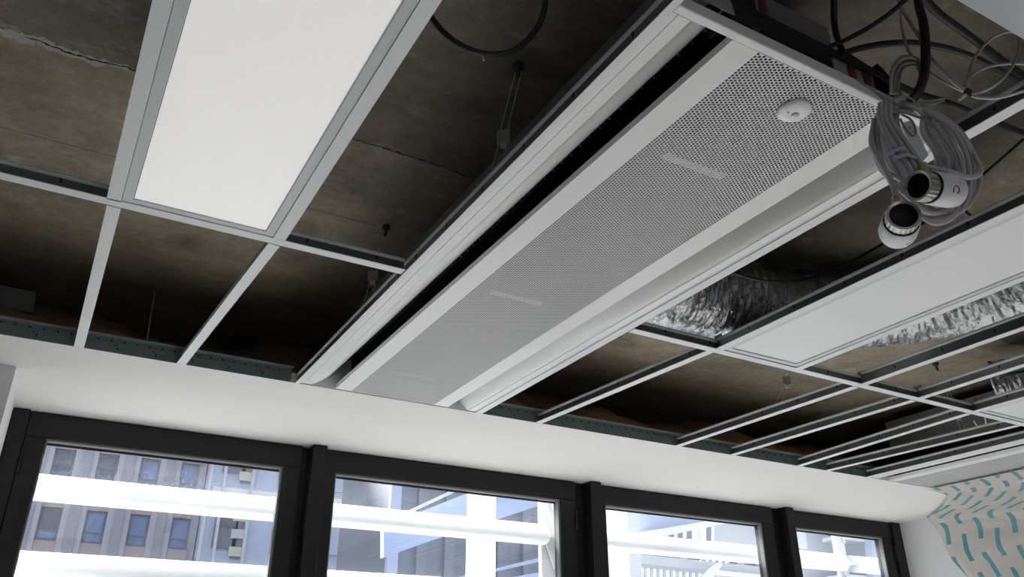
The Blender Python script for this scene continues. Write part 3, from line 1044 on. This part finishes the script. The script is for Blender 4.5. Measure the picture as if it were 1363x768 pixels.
kn = thing('knotted_cable', 'loose white cable loops tied at a black knot below the tile', 'cable', tuple(cpx(1287, 125)), CW)
k0 = cpx(1287, 125)
for pts in ([(1286, 120), (1290, 95), (1302, 70), (1322, 50), (1345, 42), (1357, 52), (1355, 72), (1343, 95), (1322, 115), (1300, 124), (1289, 125)],
            [(1286, 121), (1293, 102), (1312, 90), (1340, 85), (1372, 86), (1400, 96), (1390, 112), (1360, 122), (1330, 130), (1305, 130), (1289, 126)]):
    MB().sweep(smooth_path([cpx(u, v, 0.012 * math.sin(i * 0.7)) - k0 for i, (u, v) in enumerate(pts)], 8), 0.0024, 8).build('cable_loop', MT['cable_white'], kn)
MB().sweep([cpx(1288, 119, -0.006) - k0, cpx(1284, 124, -0.008) - k0, cpx(1290, 128, -0.006) - k0, cpx(1291, 121, 0.002) - k0], 0.0030, 8).build('black_knot', MT['cable_black'], kn)
MB().sweep([cpx(1286, 125, -0.006) - k0, cpx(1277, 133, -0.01) - k0], 0.0026, 7).build('cut_end', MT['plug'], kn)

# ------------------------------------------------------------------ wool and offcut lying in the void
wool = MB()
nx, ny = 260, 16
vs, fs = [], []
for i in range(nx + 1):
    x = -0.9 + 4.9 * i / nx
    for jx in range(ny + 1):
        t = jx / ny
        y = 2.34 + 0.60 * t
        h = 0.04 + 0.26 * min(1, t * 1.6) * (0.75 + 0.3 * noise.noise(Vector((x * 2.1, 0.5, 9.0)))) + 0.045 * noise.noise(Vector((x * 5, y * 5, 0.3))) + 0.022 * noise.noise(Vector((x * 17, y * 17, 2.0))) + 0.012 * noise.noise(Vector((x * 45, y * 45, 7.0)))
        if jx == 0:
            h = 0
        vs.append((x, y + 0.02 * noise.noise(Vector((x * 14, h * 8, 5))), C + 0.016 + min(0.26, max(0.0, h))))
for i in range(nx):
    for jx in range(ny):
        a = i * (ny + 1) + jx
        fs.append((a, a + ny + 1, a + ny + 2, a + 1))
wool.add(vs, fs, True)
tag(wool.build('insulation', MT['wool']), 'brown mineral wool lying behind the soffit edge', 'insulation', kind='stuff')
oc = pt(22, 402, y=2.50)
tag(MB().obox((oc.x - 0.02, 2.50, 2.785), (0.065, 0.01, 0.003), (0, 0.012, 0.004), (-0.004, -0.01, 0.028)).build('plasterboard_offcut', MT['offcut'], None, 0.002),
    'pale board offcut standing in the dark void at the far edge', 'board')

# ------------------------------------------------------------------ printed film hung from the second beam
cols = 60
far = [(3.44, 2.283, 2.590), (3.53, 2.283, 2.584), (3.60, 2.300, 2.582), (3.84, 2.50, 2.585), (4.05, 2.72, 2.586), (4.085, 2.70, 2.53), (4.09, 2.68, 2.41), (4.09, 2.60, 2.28), (4.09, 2.50, 2.10), (4.09, 2.42, 1.70), (4.09, 2.40, 1.10)]
near = [(3.44, 0.62, 2.590), (3.54, 0.62, 2.565), (3.66, 0.62, 2.545), (3.82, 0.62, 2.53), (3.98, 0.62, 2.52), (4.06, 0.62, 2.46), (4.075, 0.62, 2.36), (4.08, 0.62, 2.24), (4.085, 0.62, 2.06), (4.085, 0.62, 1.68), (4.085, 0.62, 1.10)]
fr, nr = smooth_path(far, 8), smooth_path(near, 8)
rows = len(fr)
vs, fs, uvs = [], [], []
for i in range(cols + 1):
    s = i / cols
    for r_ in range(rows):
        p = fr[r_].lerp(nr[r_], s)
        tt = r_ / (rows - 1)
        amp = 0.028 * min(1, tt * 6)
        w = noise.noise(Vector((p.y * 7 + p.z * 5, p.z * 3 + p.x * 3, 1.0))) + 0.5 * noise.noise(Vector((p.y * 19 + p.z * 8, p.z * 9 - p.x * 14, 4.0)))
        sag = -0.03 * math.sin(math.pi * min(1, s * 1.0)) * math.exp(-((tt - 0.3) / 0.15) ** 2)
        q = p + Vector((-abs(w) * amp, 0, -abs(w) * amp * 0.6 + sag))
        if p.y > 2.27:
            q.z = min(q.z, C - 0.006)
        vs.append(q)
arc = [0.0]
for r_ in range(1, rows):
    arc.append(arc[-1] + (nr[r_] - nr[r_ - 1]).length)
for i in range(cols):
    for r_ in range(rows - 1):
        a = i * rows + r_
        fs.append((a, a + rows, a + rows + 1, a + 1))
fm = MB().add(vs, fs, True).build('plastic_film', MT['film'], thick=0.0006)
uvl = fm.data.uv_layers.new(name='UVMap')
for poly in fm.data.polygons:
    for li in poly.loop_indices:
        vi = fm.data.loops[li].vertex_index
        i, r_ = divmod(vi, rows)
        uvl.data[li].uv = (arc[r_] + 0.10 * i / cols, (i / cols) * 1.70 + 0.22 * arc[r_])
tag(fm, 'translucent plastic film with printed teal dashes hung over the side wall', 'plastic film')
MB_pin = MB().lathe([(0, -0.004), (0.006, -0.003), (0.006, 0.0), (0, 0.0)], (4.04, 2.715, C - 0.0075), (0, 0, 1), 10)
tag(MB_pin.build('drawing_pin', MT['coil']), 'small dark pin holding the film to the soffit', 'pin')

# ------------------------------------------------------------------ outside: louvre screen
scr = thing('sun_louver', 'white louvre screen of rounded blades outside the windows', 'louvre', (0, 3.6, 0))
ell = []
for k in range(28):
    a = 2 * math.pi * k / 28
    ell.append((0.095 * math.cos(a), 0.050 * math.sin(a)))
tilt = math.radians(14)
ell = [(y * math.cos(tilt) - z * math.sin(tilt), y * math.sin(tilt) + z * math.cos(tilt)) for y, z in ell]
for (xa, xb) in ((-4.4, 2.215), (2.30, 4.36), (4.47, 7.5)):
    me = MB()
    n = len(ell)
    me.add([(xa, y, z) for y, z in ell] + [(xb, y, z) for y, z in ell], [(k, (k + 1) % n, n + (k + 1) % n, n + k) for k in range(n)], True)
    me.add([(xa, y, z) for y, z in ell], [tuple(range(n))]).add([(xb, y, z) for y, z in ell], [tuple(reversed(range(n)))])
    src = me.mesh('blade')
    src.materials.append(MT['louver'])
    for zc in (3.05, 2.768, 2.486, 2.204, 1.922, 1.640, 1.358, 1.076):
        o = bpy.data.objects.new('blade', src)
        COL.objects.link(o)
        o.parent = scr
        o.location = (0, 0, zc)
for x in (2.2575, 4.415):
    MB().box(x - 0.04, x + 0.04, 0.0, 0.03, 0.2, 3.2).build('post', MT['steelwhite'], scr, 0.003)
    for zc in (2.768, 2.486, 2.204):
        MB().box(x - 0.05, x + 0.05, -0.075, 0.0, zc - 0.012, zc + 0.0).bar((x - 0.03, -0.01, zc), (x + 0.03, -0.01, zc - 0.16), 0.010, 0.012).build('bracket', MT['steelwhite'], scr)


def slab(name, poly_px, y, depth, m, parent):
    """flat-faced block standing at distance y, its front outline given by pixels, depth metres thick"""
    pts = [pt(u, v, y=y) for u, v in poly_px]
    pts = [p - parent.location for p in pts]
    return MB().poly(pts, (0, depth, 0)).build(name, MT[m], parent)


def rect(name, u0, u1, vt, vb, y, depth, m, parent):
    """upright box at distance y: columns u0..u1 at height vt, from row vt down to row vb (read at u0)"""
    a = pt(u0, vt, y=y)
    b = pt(u1, vt + (u1 - u0) * 0.118, y=y)
    c = pt(u0, vb, y=y)
    L = parent.location
    return MB().box(a.x - L.x, b.x - L.x, y - L.y, y + depth - L.y, c.z, a.z).build(name, MT[m], parent)


tag(MB().box(-80, 120, 3.2, 120, -9.2, -9).build('street', MT['asphalt']), 'grey street far below the windows', kind='structure')

# stone office building across the street ----------------------------------------------------------
YB = 40.0
bld = thing('office_building', 'grey stone office building with blue windows across the street', 'building', (0, YB, 0))
pitch = (pt(255, 640, y=YB).x - pt(145.5, 626, y=YB).x) / 2
xw0 = pt(145.5, 610, y=YB).x
xr = pt(277, 625, y=YB).x
rowp = 3.25
zt0 = pt(145, 603, y=YB).z            # head of the upper visible window row
zb1 = pt(125, 714, y=YB).z            # sill of the lower visible row
rowp = zt0 - (zb1 + (zt0 - zb1) * 0.305)
hgt = 0.535 * rowp * 1.02
MB().box(-26, xr, 0.35, 8, -9, 20).build('wall', MT['stone'], bld)
k = -3
while True:
    xc = xw0 + k * pitch
    if xc > xr:
        break
    # fluted piers left of each window
    for q, (fa, fb, pr) in enumerate(((-0.78, -0.66, 0.12), (-0.64, -0.50, 0.0), (-0.48, -0.30, 0.12), (-0.28, -0.25, 0.22))):
        pass
    xp = xc - pitch / 2
    w = pitch * 0.26
    MB().box(xp - w, xp + w, 0.10, 0.36, -9, 20).build('pier', MT['stone'], bld)
    MB().box(xp - w * 0.42, xp + w * 0.42, 0.02, 0.10, -9, 20).build('pier_rib', MT['stone_dark'], bld)
    for r_ in range(-2, 3):
        zt = zt0 + r_ * rowp
        hw = pitch * 0.24
        MB().box(xc - hw, xc + hw, 0.18, 0.36, zt, zt + rowp - hgt).build('spandrel', MT['spandrel'], bld)
        wn = MB().box(xc - hw, xc + hw, 0.33, 0.36, zt - hgt, zt).build('window', MT['bframe'], bld)
        dark = (k * 7 + r_ * 3) % 5 in (0, 3)
        f = 0.10
        MB().box(xc - hw + f, xc + hw - f, 0.31, 0.33, zt - hgt * 0.66, zt - f).build('pane', MT['bwin_dark' if dark else 'bwin'], wn)
        MB().box(xc - hw + f, xc + hw - f, 0.31, 0.33, zt - hgt + f, zt - hgt * 0.66 - f).build('pane', MT['bwin'], wn)
    k += 1
# pale link block right of it
lk = thing('link_block', 'pale blue clad block with pipes beside the stone office building', 'building', (0, 38, 0))
x0, x1, x2 = xr + 0.05, pt(335, 645, y=38).x, pt(600, 660, y=38).x
MB().box(x0, x2, 0.6, 6, -9, 20).build('wall', MT['bluewall'], lk)
z0 = pt(300, 640, y=38).z
for dz in (-5.5, -2.2, 1.1, 4.4):
    MB().box(x0, x2, 0.35, 0.6, z0 + dz + 1.7, z0 + dz + 2.0).build('ledge', MT['steelwhite'], lk)
    wn = MB().box(x0 + 0.35, x0 + 1.35, 0.5, 0.6, z0 + dz - 0.6, z0 + dz + 1.2).build('window', MT['bframe'], lk)
    MB().box(x0 + 0.45, x0 + 1.25, 0.46, 0.5, z0 + dz + 0.3, z0 + dz + 1.1).build('pane', MT['bwin_dark'], wn)
    wn = MB().box(x0 + 1.7, x1 - 0.4, 0.5, 0.6, z0 + dz - 1.0, z0 + dz + 1.4).build('window', MT['bframe'], lk)
    for q in range(3):
        MB().box(x0 + 1.8, x1 - 0.5, 0.44, 0.5, z0 + dz - 0.9 + q * 0.75, z0 + dz - 0.5 + q * 0.75).build('blind', MT['creamwin' if q != 1 else 'steelgrey'], wn)
for u in (281, 300, 338):
    xx = pt(u, 640, y=38).x
    MB().box(xx - 0.06, xx + 0.06, 0.2, 0.34, -9, 20).build('pipe', MT['steelgrey'], lk)
for u in (486, 498, 520):
    xx = pt(u, 650, y=38).x
    MB().box(xx - 0.09, xx + 0.09, 0.2, 0.34, -9, 20).build('pipe', MT['bframe' if u == 520 else 'blueband'], lk)
for v in (650, 690, 735):
    zz = pt(450, v, y=38).z
    MB().box(pt(440, v, y=38).x - 2, pt(486, v, y=38).x, 0.5, 0.6, zz - 0.05, zz + 0.05).build('panel_joint', MT['steelgrey'], lk)

# dark ribbed building with slanted blue walkway ----------------------------------------------------
dk = thing('ribbed_building', 'dark grey ribbed building behind the white post', 'building', (0, 24, 0))
xa, xb = pt(524, 660, y=24).x, pt(1010, 700, y=24).x
MB().box(xa, xb, 0.4, 5, -9, 14).build('wall', MT['greywall'], dk)
q = xa
i = 0
while q < xb:
    MB().box(q, q + 0.35, 0.22, 0.4, -9, 14).build('rib', MT['greywall' if i % 3 else 'bluewall'], dk)
    q += 0.95
    i += 1
wk = thing('sloped_walkway', 'pale blue walkway slanting across the dark ribbed building', 'walkway', (0, 20, 0))
slab('deck', [(511, 703), (511, 742), (577, 718.5), (660, 692), (716, 673.5), (760, 659), (760, 600), (625, 655), (555, 683)], 20, 0.25, 'blueband', wk)
slab('rail', [(536, 683), (605, 651), (640, 636), (641, 639), (606, 655), (540, 686)], 19.6, 0.1, 'steelwhite', wk)
wk2 = thing('lower_walkway', 'lower slanting walkway edge seen under the louvre blades', 'walkway', (0, 19, 0))
slab('rail', [(600, 770), (660, 757), (716, 743), (760, 733), (760, 737), (716, 748), (660, 761), (600, 776)], 19, 0.3, 'blueband', wk2)
slab('deck', [(600, 786), (660, 772), (716, 762), (760, 753), (760, 775), (716, 790), (660, 800), (600, 810)], 19, 1.0, 'blueband', wk2)

# white steel gantry close outside -----------------------------------------------------------------
col1 = thing('steel_column', 'slim white steel column behind the louvre blade', 'column', (0, 4.1, 0))
a, b = pt(635, 655, y=4.1), pt(660, 660, y=4.1)
MB().box(a.x, b.x, 0, 0.012, -1, 4.5).box(a.x, b.x, 0.11, 0.122, -1, 4.5).box((a.x + b.x) / 2 - 0.008, (a.x + b.x) / 2 + 0.008, 0.012, 0.11, -1, 4.5).build('shaft', MT['steelwhite'], col1)
MB().box(a.x + 0.03, a.x + 0.05, -0.012, 0.0, -1, 4.5).build('seam', MT['steelgrey'], col1)
gt = thing('steel_gantry', 'white steel gantry with a column, beams and railing outside', 'gantry', (0, 5.2, 0))
a, b = pt(806, 680, y=5.2), pt(833, 684, y=5.2)
MB().box(a.x, b.x, 0, 0.16, -1, 5.5).build('column', MT['steelwhite'], gt, 0.004)
a2, b2 = pt(834, 684, y=5.6), pt(850, 687, y=5.6)
MB().box(a2.x, b2.x, 0.4, 0.6, -1, 5.5).build('column', MT['steelgrey'], gt, 0.004)  # grey block standing in for the shaded side of the white column
slab('wall_panel', [(850, 670), (1040, 690), (1040, 695), (985, 693), (850, 713)], 6.5, 0.05, 'bluewall', gt)
slab('sloped_beam', [(850, 709), (962, 690), (990, 692), (880, 714), (850, 715)], 6.3, 0.15, 'steelwhite', gt)
slab('back_panel', [(950, 692), (1040, 700), (1040, 745), (950, 735)], 7.2, 0.1, 'steelgrey', gt)
for u in (878, 890, 902, 914, 928, 940):
    slab('vent_slat', [(u, 700), (u + 7, 701), (u + 7, 726), (u, 725)], 6.8, 0.05, 'bframe' if u < 915 or u > 935 else 'steelgrey', gt)
slab('backing', [(850, 690), (960, 700), (960, 745), (850, 730)], 7.6, 0.05, 'steelwhite', gt)
slab('cross_beam', [(833, 736), (1040, 757), (1040, 770), (833, 748)], 6.0, 0.2, 'steelgrey', gt)
slab('screen_panel', [(833, 748), (1040, 770), (1040, 900), (833, 900)], 7.0, 0.05, 'bluewall', gt)
for i in range(14):
    u = 856 + i * 8.6
    slab('baluster', [(u, 745), (u + 3, 745.5), (u + 3, 860), (u, 860)], 6.2, 0.03, 'steelgrey', gt)
slab('stay', [(934, 768), (938, 780), (962, 752), (958, 748)], 5.8, 0.04, 'steelwhite', gt)
slab('hand_rail', [(948, 758), (1040, 768), (1040, 774), (948, 765)], 5.9, 0.06, 'steelwhite', gt)
cb = thing('terrace_block', 'grey terrace block seen through the narrow end window', 'building', (0, 7.5, 0))
slab('wall', [(1040, 640), (1300, 670), (1300, 900), (1040, 880)], 7.9, 0.3, 'steelgrey', cb)
slab('white_panel', [(1040, 670), (1068, 672), (1075, 731), (1040, 728)], 7.4, 0.1, 'steelwhite', cb)
slab('ledge', [(1119, 712), (1156, 717), (1156, 722), (1119, 717)], 7.4, 0.3, 'steelwhite', cb)
slab('dark_band', [(1117, 705), (1160, 710), (1160, 714), (1117, 710)], 7.5, 0.2, 'bframe', cb)
slab('white_base', [(1125, 764), (1165, 767), (1170, 820), (1130, 820)], 7.4, 0.3, 'steelwhite', cb)
slab('side_panel', [(1158, 700), (1300, 716), (1300, 900), (1172, 900)], 7.3, 0.1, 'bluewall', cb)
